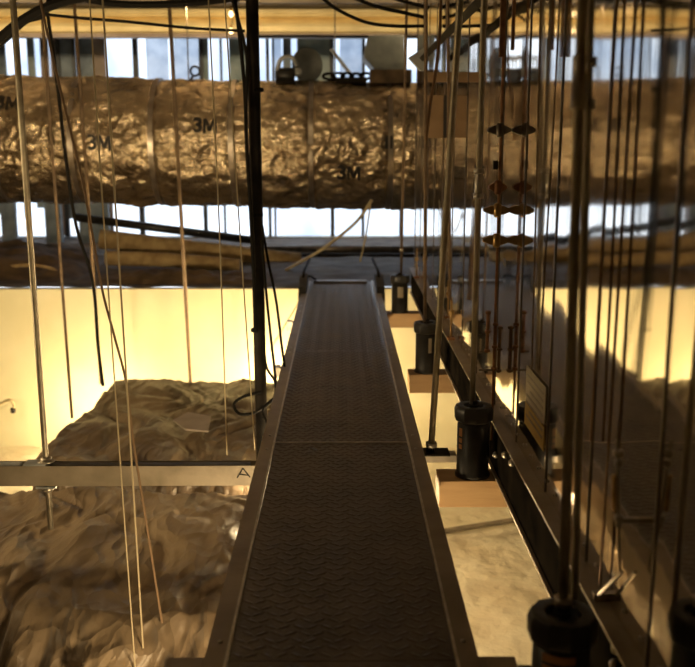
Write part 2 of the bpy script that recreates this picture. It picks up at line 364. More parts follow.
for s, lab in ((-1,'left'),(1,'right')):
    t = thing('outrigger', 'short brown outrigger jutting from the walkway at the bottom %s' % lab, 'bracket', (s*.45,2.58,-.02))
    local(t, B((min(s*.409,s*.52),2.42,-.075), (max(s*.409,s*.52),2.60,-.013)), 'arm', M['rail'], .004)
    local(t, B((min(s*.43,s*.50),2.44,-.013), (max(s*.43,s*.50),2.56,-.007)), 'plate', M['rail'])
    if s > 0: local(t, B((.52,2.46,-.07), (.56,2.56,-.02)), 'end_block', M['black'])
for y in (6.8, 8.6):
    t = thing('cross_channel', 'steel channel beneath the %s of the walkway' % ('middle' if y < 8 else 'far part'), 'beam', (0,y,-.16))
    local(t, B((-.50,y-.04,-.20), (.43,y+.04,-.125)), 'channel', M['galv'], .004)
    local(t, B((-.50,y-.045,-.125), (-.45,y+.045,-.118)), 'cap_plate', M['galv'])

# ---------------------------------------------------------------- polished duct on the right
WX = .76; ZB = .22; ZT = 3.12
duct = thing('polished_duct', 'tall mirror polished sheet metal duct along the right of the walkway', 'duct', (1.5,5,ZB))
ys = [.9,1.55,2.15,2.75,3.35,3.95,4.55,5.2,5.85,6.5,7.15,7.8,8.45,9.1,9.75]
for pi_, (a, b) in enumerate(zip(ys, ys[1:])):
    bm = NB(); nx, nz_ = 14, 40
    g = []
    amp = random.uniform(.0012,.0028)*random.choice((1,1,-1))
    for i in range(nx+1):
        row = []
        for j in range(nz_+1):
            u = i/nx; v = j/nz_; y = a+.004+(b-a-.008)*u; z = ZB + (ZT-ZB)*v
            x = WX - amp*math.sin(math.pi*u) - .0026*noise.noise(Vector((y*1.9,z*.8,pi_*3.1)))*math.sin(math.pi*u)
            row.append(bm.verts.new((x,y,z)))
        g.append(row)
    for i in range(nx):
        for j in range(nz_): bm.faces.new((g[i][j],g[i+1][j],g[i+1][j+1],g[i][j+1])).smooth = True
    back = [bm.verts.new((WX+.02,y,z)) for y,z in ((a+.004,ZB),(b-.004,ZB),(b-.004,ZT),(a+.004,ZT))]
    bm.faces.new(back)
    local(duct, bm, 'side_panel', M['mirror'])
for y in ys[1:-1]:
    local(duct, B((WX-.004,y-.004,ZB), (WX+.02,y+.004,ZT)), 'standing_seam', M['seam'])
local(duct, B((WX+.021,.9,ZB), (2.1,9.75,ZT)), 'body', M['seam'])
local(duct, B((WX-.005,9.75,ZB), (2.1,9.79,ZT)), 'end_flange', M['seam'])
# label on the wall of the duct
def onwall(px, py, off=.008):
    d = ROT @ Vector(((px-347.5)/F_PX, -(py-333.5)/F_PX, -1)); return CAM + d*((WX-off)/d.x)
la, lb = onwall(527,365), onwall(544,440)
yA, yB = la.y, lb.y
zA, zB_ = la.z, onwall(535,412).z
local(duct, B((WX-.010,yB,zB_), (WX-.006,yA,zA)), 'warning_label', M['white'])
zC = onwall(536,440).z
local(duct, B((WX-.010,yB,zC), (WX-.006,yA,zB_-.01)), 'caution_label', M['yellow'])
bm = NB()
for i in range(7):
    z = zA-.03-i*.028
    box(bm, (WX-.0115,yB+.03,z-.005), (WX-.0102,yA-.03-(.06 if i%3==2 else 0),z+.004))
prt = local(duct, bm, 'label_print', M['seam'])
# rivets along the bottom
bm = NB()
for i in range(60):
    y = 1.2 + i*.142
    lathe(bm, [(.007,0),(.006,-.004),(.002,-.006)], 8, (WX-.004,y,ZB+.05), 'x')
local(duct, bm, 'rivet', M['galv'])['kind'] = 'stuff'
# long base channel
ch = thing('base_channel', 'long black steel channel along the foot of the polished duct', 'channel', (.73,5,-.04))
bm = NB(); prism(bm, [(.73,-.04),(.86,-.04),(.86,-.03),(.742,-.03),(.742,.20),(.86,.20),(.86,.208),(.73,.208)], 'y', .9, 9.8); local(ch, bm, 'channel', M['webblack'])
bm = NB(); box(bm, (.706,.9,.209), (.86,9.8,.217)); local(ch, bm, 'top_flange', M['rail'])
bm = NB(); box(bm, (.715,.9,-.041), (.73,9.8,-.030)); local(ch, bm, 'bottom_lip', M['rail'])
for (px, py) in ((497,455),(506,455),(513,463),(619,646),(617,665)):
    d = ROT @ Vector(((px-347.5)/F_PX, -(py-333.5)/F_PX, -1)); q = CAM + d*(.73/d.x)
    bm = NB(); lathe(bm, [(.016,0),(.016,-.010),(.010,-.018),(.004,-.02)], 10, (.73,q.y,max(-.02,min(.19,q.z))), 'x'); local(ch, bm, 'bolt', M['galv'])

# tan cross beams under the duct and spring isolators with rods
iso = []
cans = [(2.28,'nearest, at the bottom edge of the picture'),(4.26,'second from the viewer, beside the seam in the walkway'),(6.31,'third from the viewer, half hidden by the leaning rod'),(8.62,'farthest, in front of the cream wall')]
beamlab = ['out of sight below the nearest black isolator','under the second black isolator','under the third black isolator','under the farthest black isolator']
tops = [(563,612),(474,405),(427,322),(400,275)]
ZCT = None
for i, ((D, lab), (px, py)) in enumerate(zip(cans, tops)):
    p_ = at(px, py, D); x = p_.x; zt_ = p_.z
    zb_ = -.042
    if i in (0,1,2,3):
        xe = {0:.47,1:.455,2:.46,3:.42}[i]
        bt = tag(obj('cross_beam', B((xe,D-.085,zb_-.13), (2.1,D+.085,zb_)), M['timber'], None, (xe,D,zb_-.13), .004), 'tan cross beam ' + beamlab[i], 'beam', 'tan beams under the polished duct')
    t = thing('spring_isolator', 'black cylindrical spring isolator, ' + lab, 'vibration isolator', (x,D,zb_), 'black spring isolators beside the walkway')
    h = zt_ - zb_; r = .089
    bm = NB(); lathe(bm, [(r*.92,0),(r*.92,.012),(r*.84,.02),(r*.84,h-.075)], 24, (x,D,zb_)); local(t, bm, 'housing', M['black'])
    bm = NB(); lathe(bm, [(r*.86,h-.075),(r*1.02,h-.065),(r*1.04,h-.02),(r*.95,h),(r*.55,h),(r*.5,h-.02)], 10, (x,D,zb_)); local(t, bm, 'cap', M['black'], .002)
    bm = NB(); lathe(bm, [(.024,0),(.024,.012)], 16, (x,D,zb_+h-.006)); lathe(bm, [(.017,.012),(.017,.028)], 6, (x,D,zb_+h-.006)); local(t, bm, 'lock_nut', M['blackpaint'])
    # wrapped paper label
    bm = NB(); a0, a1 = (-1.98,-1.05) if i else (-2.5,-1.3)
    n = 10; zz0, zz1 = (h-.20,h-.10) if i else (h-.17,h-.088)
    if i == 1: a0, a1 = -2.75, -2.45
    if i == 3: a0, a1 = -1.9, -1.2
    if i == 2: a0, a1 = -1.5, -1.2
    rr_ = r*.845
    for k_ in range(n):
        q0 = a0+(a1-a0)*k_/n; q1 = a0+(a1-a0)*(k_+1)/n
        for (za,zc) in ([(zz0,zz0+.022),(zz0+.03,zz0+.052),(zz0+.06,zz1)] if i < 2 else [(zz0,zz1)]):
            bm.faces.new([bm.verts.new((x+rr_*math.cos(q),D+rr_*math.sin(q),zb_+z_)) for q,z_ in ((q0,za),(q1,za),(q1,zc),(q0,zc))])
    local(t, bm, 'paper_label', M['orange'] if i < 2 else M['white'])
    iso.append((x,D,zt_))

def rod(name, p0, p1, r, m, label, cat='rod', group=None, n=10, parts=()):
    """straight hanging rod p0 (bottom) to p1 (top); parts = [(z, kind)]"""
    p0 = Vector(p0); p1 = Vector(p1)
    bm = NB(); tube(bm, [p0, p0.lerp(p1,.5), p1], r, n); o = obj(name, bm, m, None, p0); tag(o, label, cat, group)
    for z, kind in parts:
        c = p0.lerp(p1, (z-p0.z)/(p1.z-p0.z)) - p0
        bm = NB()
        if kind == 'coupling': lathe(bm, [(r*1.2,-.062),(r*1.55,-.058),(r*1.55,.058),(r*1.2,.062)], 6, c); obj('coupling_nut', bm, M['galv'], o)
        if kind == 'nut': lathe(bm, [(r*1.9,-.012),(r*1.9,.012)], 6, c); obj('hex_nut', bm, M['galv'], o)
        if kind == 'washer': lathe(bm, [(r*2.8,-.003),(r*2.8,.003)], 16, c); obj('washer', bm, M['galv'], o)
    return o
def up(px0, py0, px1, py1, D, ztop=CEIL, zbot=None):
    """rod through two pixels of plane y=D, carried on to the ceiling / down to zbot"""
    a = at(px0,py0,D); b = at(px1,py1,D)      # a lower, b upper
    d = (b-a)/(b.z-a.z)
    top = a + d*(ztop-a.z); bot = a if zbot is None else a + d*(zbot-a.z)
    return bot, top
GR = 'threaded hanger rods'
# isolator rods
b_, t_ = up(560,617,581,0,iso[0][1]); b_.x = iso[0][0]; b_.z = iso[0][2]-.04
zc_ = at(580,82,iso[0][1]).z
rod('threaded_rod', b_, t_, .013, M['thread'], 'thick threaded rod rising from the nearest isolator, with long coupling near the top', group=GR, parts=((zc_,'coupling'),(iso[0][2]+.03,'nut')))
b_, t_ = up(574,617,591,0,2.36); 
rod('threaded_rod', b_, t_, .010, M['threadlight'], 'thinner bright threaded rod close right of the thick rod at the nearest isolator', group=GR, parts=((at(590,62,2.36).z,'nut'),(at(590,104,2.36).z,'nut')))
b_, t_ = up(472,410,484,0,iso[1][1]); b_.z = iso[1][2]-.03
rod('threaded_rod', b_, t_, .013, M['thread'], 'threaded rod rising from the second isolator with pale coupling nut at half height', group=GR, parts=((at(478,183,iso[1][1]).z,'coupling'),(at(478,171,iso[1][1]).z,'nut'),(at(478,196,iso[1][1]).z,'nut')))
b_, t_ = up(425,325,426,0,iso[2][1]); b_.z = iso[2][2]-.03
rod('threaded_rod', b_, t_, .012, M['threaddark'], 'brown upright rod rising from the third isolator', group=GR)
b_, t_ = up(401,280,406,38,iso[3][1]); b_.z = iso[3][2]-.03
rod('threaded_rod', b_, t_, .012, M['threaddark'], 'dark rod rising from the farthest isolator', group=GR, parts=((at(403,250,iso[3][1]).z,'nut'),))
b_, t_ = up(431,450,460,0,4.75)
rod('threaded_rod', b_, t_, .017, M['thread'], 'leaning steel rod from the bracket right of the walkway', group=GR, parts=((b_.z+.03,'nut'),))
# left rods
b_, t_ = up(46,461,13,0,4.60, zbot=zt-.35)
rod('threaded_rod', b_, t_, .0155, M['thread'], 'thick threaded rod at the left, through the cross channel', group=GR, parts=((zt+.024,'nut'),(zt+.016,'washer'),(zt-H_-.026,'nut')))
b_, t_ = up(72,418,41,0,8.2)
rod('threaded_rod', b_, t_, .013, M['threaddark'], 'thin brown rod ending at the left edge of the far brown blanket', group=GR)
b_, t_ = up(101,384,74,0,9.25)
rod('threaded_rod', b_, t_, .016, M['threaddark'], 'grey rod behind the far left corner of the far brown blanket', group=GR)
b_, t_ = up(191,392,169,0,9.2)
rod('threaded_rod', b_, t_, .018, M['threaddark'], 'rod hanging behind the middle of the far brown blanket', group=GR)
b_, t_ = up(5,667,-1,580,3.45, zbot=PIT+.02)
t_ = Vector((b_.x-.10, b_.y, CEIL))
rod('threaded_rod', b_, t_, .012, M['threadlight'], 'pale rod at the bottom left edge of the picture', group=GR)
# far catwalk channels' rods hidden posts
# rods close to polished duct
def wallrod(a, b, off, r, m, label, parts=(), grp=None, name='slim_rod'):
    pa = onwall(*a, off); pb_ = onwall(*b, off); D = (pa.y)
    bt, tp = up(a[0],a[1],b[0],b[1],D)
    return rod(name, bt, tp, r, m, label, group=grp, parts=parts)
wallrod((591,441),(617,0),.018,.0045,M['copper'],'slim dark copper rod ending half way up the polished duct', grp='slim rods beside the polished duct')
wallrod((600,586),(636,0),.018,.0045,M['copper'],'slim copper rod ending at the diagonal clip low on the duct', grp='slim rods beside the polished duct')
wallrod((532,370),(541,0),.016,.004,M['threaddark'],'thin dark rod beside the white and yellow labels', grp='slim rods beside the polished duct')
wallrod((450,300),(448,40),.06,.010,M['threaddark'],'brown upright rod near the far end of the polished duct', grp='slim rods beside the polished duct')
# diagonal clip
t = thing('diagonal_clip', 'small diagonal steel clip low on the duct below the slim copper rod', 'clip')
pa, pb_ = onwall(597,596,.03), onwall(622,572,.02)
bm = NB(); tube(bm, [pa,pb_], .006, 6); local(t, bm, 'bar', M['galv'])
bm = NB(); box(bm, tuple(pa-Vector((.012,.012,.012))), tuple(pa+Vector((.03,.012,.012)))); local(t, bm, 'foot', M['galv'])
# hanging turnbuckle right
D_ = onwall(620,500,.05).y
t = thing('turnbuckle', 'small steel turnbuckle on the duct right of the copper rods', 'fitting', at(620,570,D_))
bm = NB(); tube(bm, [at(617,440,D_), at(620,572,D_)], .004, 8); local(t, bm, 'spindle', M['threadlight'])
for py, r in ((453,.013),(463,.010),(518,.011),(524,.008)):
    bm = NB(); c = at(618.5,py,D_); lathe(bm, [(r*.6,-.010),(r,-.006),(r,.006),(r*.6,.010)], 8, c); local(t, bm, 'nut', M['galv'])
bm = NB(); tube(bm, [at(614,475,D_),at(614,510,D_)], .006, 8); local(t, bm, 'sleeve', M['brass'])
c = at(619,520,D_); local(t, B((c.x,c.y-.006,c.z-.006), (WX+.001,c.y+.006,c.z+.006)), 'standoff', M['galv'])
# clamp column on the seam at px 500
SD = onwall(500,200,.04).y
t = thing('clamp_column', 'vertical rod with stacked winged clamps on the seam of the polished duct', 'clamp column', at(498,440,SD))
xw = WX-.045
bm = NB(); tube(bm, [(xw,SD,at(498,440,SD).z),(xw,SD,ZT)], .006, 8); local(t, bm, 'spindle', M['rust'])
for py, m_, wd in ((130,'seam',.052),(187,'rust',.04),(210,'brass',.062),(240,'brass',.062)):
    z = at(498,py,SD).z
    bm = NB(); prism(bm, [(-wd,-.006),(-wd*.45,-.020),(wd*.45,-.020),(wd,-.006),(wd,.006),(wd*.45,.020),(-wd*.45,.020),(-wd,.006)], 'y', -.02, .02)
    bmesh.ops.translate(bm, verts=bm.verts, vec=(xw-.008,SD,z)); c_ = local(t, bm, 'winged_clamp', M[m_], .002)
    bm = NB(); lathe(bm, [(.012,-.032),(.018,-.024),(.018,.024),(.012,.032)], 8, (xw-.008,SD-.02,z)); bmesh.ops.translate(bm, verts=bm.verts, vec=-t.location); obj('hub', bm, M[m_], c_)
bm = NB(); z = at(498,165,SD).z; box(bm, (xw-.03,SD-.015,z-.02), (xw-.01,SD+.015,z+.02)); local(t, bm, 'hook_block', M['blackpaint'], .003)
for dx, za, zc, m_ in ((-.035,310,352,'rust'),(.0,322,370,'rust'),(.022,325,372,'copper')):
    bm = NB(); tube(bm, [(xw+dx,SD-.01,at(498,zc,SD).z),(xw+dx,SD-.01,at(498,za,SD).z)], .008, 8)
    for q in (za+2,(za+zc)/2,zc-2): lathe(bm, [(.014,-.006),(.014,.006)], 6, (xw+dx,SD-.01,at(498,q,SD).z))
    local(t, bm, 'threaded_sleeve', M[m_])
bm = NB(); z = at(498,360,SD).z; box(bm, (xw-.07,SD-.01,z-.05), (xw+.035,SD-.004,z-.042)); box(bm, (xw-.07,SD-.01,z+.04), (xw-.02,SD-.004,z+.048)); local(t, bm, 'foot_plate', M['seam'])
# hanging strips at the top of clamp column
t = thing('hanging_bracket', 'dark two-pronged bracket hanging at the top beside the clamp rod', 'bracket', at(508,0,3.9))
for a_, b_, yb_ in ((499,506,57),(511,517,50)):
    p0 = at(a_,yb_,3.9); p1 = at(b_,-40,3.9)
    bm = NB(); box(bm, (p0.x,3.89,p0.z), (p1.x,3.91,CEIL)); local(t, bm, 'prong', M['rust'])
# small bits near far end of the duct bottom : hose of fittings
for i,(px,py,D) in enumerate(((417,290,8.9),(440,300,7.4),(452,318,6.6))):
    x0 = onwall(px,py,.03); t = thing('rail_clamp', 'brass clamp on the base channel, %s' % ['beside the farthest isolator','between the third and farthest isolators','right of the third isolator'][i], 'clamp', (.715,x0.y,.217), 'clamps on the base channel')
    bm = NB(); box(bm, (.70,x0.y-.03,.217), (.75,x0.y+.03,.235)); local(t, bm, 'plate', M['rust'], .003)
    bm = NB(); tube(bm, [(.725,x0.y,.235),(.725,x0.y,.50)], .008, 8); local(t, bm, 'stem', M['brass'])
    bm = NB(); lathe(bm, [(.02,-.014),(.02,.014)], 6, (.725,x0.y,.40)); local(t, bm, 'nut', M['brass'])

# ---------------------------------------------------------------- blankets left
def blanket(name, x0, x1, y0, y1, ztop, skirt, label, seed, nx=150, ny=130, slope=.1):
    bm = NB(); g = []
    for i in range(nx+1):
        row = []
        for j in range(ny+1):
            u = i/nx; v = j/ny
            v = min(1, max(0, v + (.035*noise.noise(Vector((u*5,seed,v))) if 0 < j < ny else 0)))
            # outer band folds down over the sides
            def fold(s, lo, hi, sk):
                e = .12
                if s < e: return lo - .03*(1-s/e), (1-s/e)
                if s > 1-e: return hi + .03*((s-1+e)/e), (s-1+e)/e
                return lo+(hi-lo)*(s-e)/(1-2*e), 0
            x, dx = fold(u, x0, x1, 0); y, dy = fold(v, y0, y1, 0)
            q = Vector((x*1.1+seed, y*1.1, seed*2))
            wq = q + Vector((noise.noise(q*1.5), noise.noise(q*1.5+Vector((7,7,7))), 0))*.35
            z = ztop + .06*noise.noise(Vector((wq.x*.8,wq.y*.5,seed))) + .11*abs(noise.noise(Vector((wq.x*1.7+wq.y*.5,wq.y*.55-wq.x*.3,seed)))) + .05*abs(noise.noise(Vector((wq.x*3.6-wq.y*.6,wq.y*.9+wq.x*.5,seed)))) + .028*abs(noise.noise(Vector((wq.x*8.5+wq.y,wq.y*1.8,seed)))) + .008*abs(noise.noise(Vector((q.x*21,q.y*7,seed)))) - .06
            x += .02*noise.noise(q*2.2+Vector((9,0,0))); y += .03*noise.noise(q*2.2+Vector((0,9,0)))
            dn = max(dx, dy)
            if dn > 0:
                z -= dn*skirt
                qq = Vector((x*2.2, z*2.2+y, seed)); nn = .12*abs(noise.noise(qq*1.6)) + .08*abs(noise.noise(qq*4.1)) + .045*abs(noise.noise(qq*9))
                z += nn*.6*min(1,dn*4); y -= nn*min(1,dn*4) if v < .5 else 0
                if dy >= dx and v < .5: y -= dn*skirt*slope
                x += .03*noise.noise(q*3+Vector((0,0,dn*4)))*dn; y += .03*noise.noise(q*3+Vector((0,5,dn*4)))*dn
            row.append(bm.verts.new((x,y,z)))
        g.append(row)
    for i in range(nx):
        for j in range(ny): bm.faces.new((g[i][j],g[i+1][j],g[i+1][j+1],g[i][j+1])).smooth = True
    base = [g[0][0],g[nx][0],g[nx][ny],g[0][ny]]
    o = obj(name, bm, M['brown'], None, (x0,y0,ztop-skirt)); 
    return tag(o, label, 'insulation blanket')
ZBK = -.80
fL = at(118,381,9.2); fR = at(262,395,9.2)
blanket('insulation_blanket', -2.23, -.45, 6.60, 9.15, ZBK, .95, 'brown paper faced insulation blanket behind the cross channel, against the cream wall', 2.0)
b2 = blanket('insulation_blanket', -3.6, -.42, 4.45, 6.10, ZBK-.02, .85, 'large crumpled brown insulation blanket in front of the cross channel, bottom left', 5.3, 210, 190, 1.0)
# patch on far blanket
pz = ZBK+.065
def flat(px,py,z):
    d = ROT @ Vector(((px-347.5)/F_PX, -(py-333.5)/F_PX, -1)); return CAM + d*((z-CAM.z)/d.z)
bm = NB(); qs = [flat(px,py,pz) for px,py in ((173,420),(188,412),(211,416),(208,431),(185,429))]
bot = [bm.verts.new(q-Vector((0,0,.01))) for q in qs]; top = [bm.verts.new(q) for q in qs]
bm.faces.new(top); bm.faces.new(bot[::-1])
for i in range(5): bm.faces.new((bot[i],bot[(i+1)%5],top[(i+1)%5],top[i]))
tag(obj('cardboard_scrap', bm, M['taupe'], None, qs[0]), 'pale scrap lying on the far brown blanket', 'scrap')

# serrated strap on floor right
pa, pb_ = flat(440,533,PIT+.05), flat(524,520,PIT+.05)
bm = NB(); d = pb_-pa; L = d.length; d.normalize(); n_ = Vector((-d.y,d.x,0))
for i in range(32):
    a = pa + d*(L*i/32); 
    vs = [a-n_*.02, a+d*(L/64)-n_*.02, a+d*(L/64)+n_*.06, a+n_*.06]
    lo_ = [bm.verts.new(q) for q in vs]; hi_ = [bm.verts.new(q+Vector((0,0,.012))) for q in vs]
    bm.faces.new(hi_); bm.faces.new(lo_[::-1])
    for k_ in range(4): bm.faces.new((lo_[k_],lo_[(k_+1)%4],hi_[(k_+1)%4],hi_[k_]))
for s0,s1 in ((-.03,-.018),):
    vs = [pa+n_*s0, pb_+n_*s0, pb_+n_*s1, pa+n_*s1]; lo_ = [bm.verts.new(q) for q in vs]; hi_ = [bm.verts.new(q+Vector((0,0,.012))) for q in vs]
    bm.faces.new(hi_); bm.faces.new(lo_[::-1])
    for k_ in range(4): bm.faces.new((lo_[k_],lo_[(k_+1)%4],hi_[(k_+1)%4],hi_[k_]))
tag(obj('perforated_strap', bm, M['seam'], None, pa), 'toothed metal strap lying on the cream film right of the walkway', 'strap')
# little hose end at wall left
t = thing('hose_end', 'short pale hose with black tip poking at the cream wall, far left', 'hose', at(0,408,9.9))
bm = NB(); tube(bm, curve([at(-12,410,9.9),at(2,403,9.88),at(10,400,9.85),at(14,405,9.85),at(13,411,9.85)]), .015); local(t, bm, 'hose', M['yellow_hose'])
bm = NB(); c = at(13,410,9.85); lathe(bm, [(.026,-.03),(.028,.015),(.018,.025)], 10, c); local(t, bm, 'tip', M['black'])

# ---------------------------------------------------------------- foil duct
FD = 12.0; c0 = at(347,140,FD); FR = .765; FZ = c0.z-.04; TILT = -.019
fd = thing('foil_duct', 'wide round duct wrapped in crumpled foil, crossing before the windows', 'duct', (-1.7,FD,FZ))
MARKS = []
for px, py in ((98,143),(203,126),(347,173),(3,103),(389,143)):
    p_ = at(px, py, FD-FR*.98); MARKS.append((p_.x + .03, math.pi - math.asin(max(-.95,min(.95,(p_.z-FZ-TILT*(p_.x+1.7))/FR)))))
def frad(x, a):
    mk = 1.0                                  # the wrap lies smoother under each printed mark
    for mx_, ma_ in MARKS:
        mk = min(mk, 1 - .93*math.exp(-((((x-mx_)/.24)**2 + ((a-ma_)*FR/.16)**2)**2)))
    q = Vector((x*1.5, math.cos(a)*1.6, math.sin(a)*1.6))
    r = FR + mk*(.03*noise.noise(q) + .045*abs(noise.noise(Vector((q.x*1.6,q.y*2.2,q.z*2.2+3)))) + .028*abs(noise.noise(Vector((q.x*3.4,q.y*4.6,q.z*4.6)))) + .012*abs(noise.noise(q*11)) - .02)
    ph = (x+.35) % .93
    r -= .022*math.exp(-(min(ph,.93-ph)/.04)**2)
    return r
bm = NB(); nx = 460; na = 170; rings = []
x0f, x1f = XL+.05, XR-.05
for i in range(nx+1):
    x = x0f + (x1f-x0f)*i/nx
    rings.append([bm.verts.new((x, FD+frad(x,a)*math.cos(a), FZ+TILT*(x+1.7)+frad(x,a)*math.sin(a))) for a in [2*math.pi*k_/na for k_ in range(na)]])
for a, b in zip(rings, rings[1:]):
    for k_ in range(na): bm.faces.new((a[k_],a[(k_+1)%na],b[(k_+1)%na],b[k_])).smooth = True
bm.faces.new(rings[0]); bm.faces.new(rings[-1])
local(fd, bm, 'foil_wrap', M['foil'])
x = -.35 - .93*6
while x < x1f-.1:
    bm = NB(); rg = []
    if x > x0f+.1:
        for xx in (x-.03,x+.03):
            rg.append([bm.verts.new((xx, FD+(FR+.006)*math.cos(a), FZ+TILT*(xx+1.7)+(FR+.006)*math.sin(a))) for a in [2*math.pi*k_/64 for k_ in range(64)]])
        for k_ in range(64): bm.faces.new((rg[0][k_],rg[0][(k_+1)%64],rg[1][(k_+1)%64],rg[1][k_])).smooth = True
        local(fd, bm, 'tape_band', M['tape'])
    else: bm.free()
    x += .93
def print_mark(txt, px, py, size, flip=False):
    cu = bpy.data.curves.new('mark','FONT'); cu.body = txt.replace('M',''); cu.size = size; cu.align_x = 'RIGHT' if 'M' in txt else 'CENTER'; cu.align_y = 'CENTER'; cu.offset = size*.025; cu.resolution_u = 3
    to = bpy.data.objects.new('mark', cu); C.objects.link(to)
    dg = bpy.context.evaluated_depsgraph_get(); me = bpy.data.meshes.new_from_object(to.evaluated_get(dg))
    bpy.data.objects.remove(to)
    p_ = at(px, py, FD-FR*.98)
    zc = p_.z - FZ - TILT*(p_.x+1.7); a0 = math.asin(max(-.95,min(.95,zc/FR)))
    bm = NB(); bm.from_mesh(me)
    if 'M' in txt:
        h = size*.36; k_ = size*.12; x0 = size*.0; x1 = size*.62; xm = (x0+x1)/2
        for poly in ([(x0,-h),(x0+k_,-h),(x0+k_,h),(x0,h)], [(x1-k_,-h),(x1,-h),(x1,h),(x1-k_,h)], [(x0+k_*.6,h),(xm-k_*.6,-h*.7),(xm+k_*.6,-h*.7),(x0+k_*1.4,h)], [(x1-k_*.6,h),(x1-k_*1.4,h),(xm-k_*.6,-h*.7),(xm+k_*.6,-h*.7)]):
            bm.faces.new([bm.verts.new((a_,b_,0)) for a_,b_ in poly])
    bmesh.ops.triangulate(bm, faces=bm.faces)
    bmesh.ops.subdivide_edges(bm, edges=bm.edges, cuts=1)
    for v in bm.verts:
        X = p_.x + v.co.x*(1.05); ang = a0 + v.co.y/FR; ac = math.pi - ang
        r = FR + .016
        v.co = (X, FD - r*math.cos(ang), FZ + TILT*(X+1.7) + r*math.sin(ang))
    bmesh.ops.translate(bm, verts=bm.verts, vec=-fd.location)
    bm.normal_update(); me2 = bpy.data.meshes.new('printed_mark'); bm.to_mesh(me2); bm.free(); me2.materials.append(M['ink'])
    o = bpy.data.objects.new('printed_mark', me2); C.objects.link(o); o.parent = fd
for px, py, s in ((98,143,.235),(203,126,.235),(347,173,.235),(3,103,.235)): print_mark('3M', px, py, s)
print_mark('II', 389, 143, .20)
# hangers of foil duct
for i, px in enumerate((188, 335)):
    x = at(px,60,FD).x
    rod('hanger_strap', (x,FD,FZ+FR), (x,FD,CEIL), .008, M['seam'], 'thin hanger holding the foil duct, %s' % ('left of the black pole' if i == 0 else 'right of the black pole'), 'hanger')

# ---------------------------------------------------------------- things on top of the foil duct
ZD = FZ + FR - .02
c = at(307,65,12.0)
t = thing('fan_reflector', 'round grey dish reflector standing on top of the foil duct', 'reflector', (c.x,12,ZD))
bm = NB(); lathe(bm, [(.04,.16),(.10,.10),(.18,.02),(.205,0),(.21,-.01),(.195,0),(.10,.07),(.03,.10)], 28, (0,0,0), 'y')
bmesh.ops.rotate(bm, verts=bm.verts, matrix=Matrix.Rotation(.5,3,'Z')); bmesh.ops.translate(bm, verts=bm.verts, vec=(c.x,12.0,c.z)); local(t, bm, 'dish', M['grey'])
bm = NB(); tube(bm, [(c.x,12.05,c.z-.19),(c.x-.02,12.05,ZD-.02)], .03); local(t, bm, 'stand', M['black'])
c = at(286,74,12.0)
t = thing('small_motor', 'small dark motor with shiny end beside the grey dish', 'motor', (c.x,11.9,ZD))
bm = NB(); lathe(bm, [(.05,-.12),(.085,-.10),(.085,.08),(.06,.11),(.02,.12)], 16, (c.x,11.85,c.z-.02), 'x'); local(t, bm, 'casing', M['black'])
bm = NB(); lathe(bm, [(.05,.12),(.05,.18),(.02,.20)], 12, (c.x,11.85,c.z+.01), 'x'); local(t, bm, 'shaft_end', M['greylight'])
bm = NB(); box(bm, (c.x-.12,11.75,ZD-.03), (c.x+.12,11.95,c.z-.08)); local(t, bm, 'foot', M['blackpaint'], .01)
bm = NB(); tube(bm, curve([(c.x-.1,11.8,c.z+.02),(c.x-.04,11.78,c.z+.16),(c.x+.08,11.78,c.z+.18),(c.x+.14,11.8,c.z+.08)]), .025); local(t, bm, 'lead', M['greylight'])
c = at(345,78,11.9)
t = thing('cable_heap', 'low heap of black cable lying on the foil duct beside the dish', 'cable', (c.x,11.9,ZD))
bm = NB()
pts = [(c.x-.14,11.85,ZD-.0)]
for i in range(26):
    a = i*1.15; pts.append((c.x+.02*i-.22+.10*math.cos(a), 11.85+.05*math.sin(a*.7), ZD+.045+.04*math.sin(a)))
tube(bm, curve(pts,4), .017, 6); local(t, bm, 'loops', M['rubber'])
bm = NB(); box(bm, (c.x-.12,11.75,ZD-.03), (c.x+.26,11.95,ZD+.03)); local(t, bm, 'tray', M['blackpaint'], .01)
c = at(338,55,12.1)
t = thing('strut_piece', 'short grey diagonal strut leaning behind the cable heap', 'strut', (c.x,12.1,ZD))
bm = NB(); tube(bm, [at(331,49,12.1), at(352,76,12.1)], .022, 6); local(t, bm, 'bar', M['greylight'])
# ring hook
c = at(195,72,11.95)
t = thing('ring_hook', 'dark ring with hook standing on the foil duct left of the pole', 'hook', (c.x,11.95,ZD))
bm = NB(); pts = [(c.x+.055*math.cos(a),11.95,c.z+.055*math.sin(a)+.01) for a in [2*math.pi*k_/20 for k_ in range(21)]]; tube(bm, pts, .014, 8, False); local(t, bm, 'ring', M['black'])
bm = NB(); tube(bm, curve([(c.x-.02,11.95,c.z-.04),(c.x-.08,11.95,ZD-.0),(c.x-.2,11.95,ZD+.0)]), .016); local(t, bm, 'hook', M['black'])
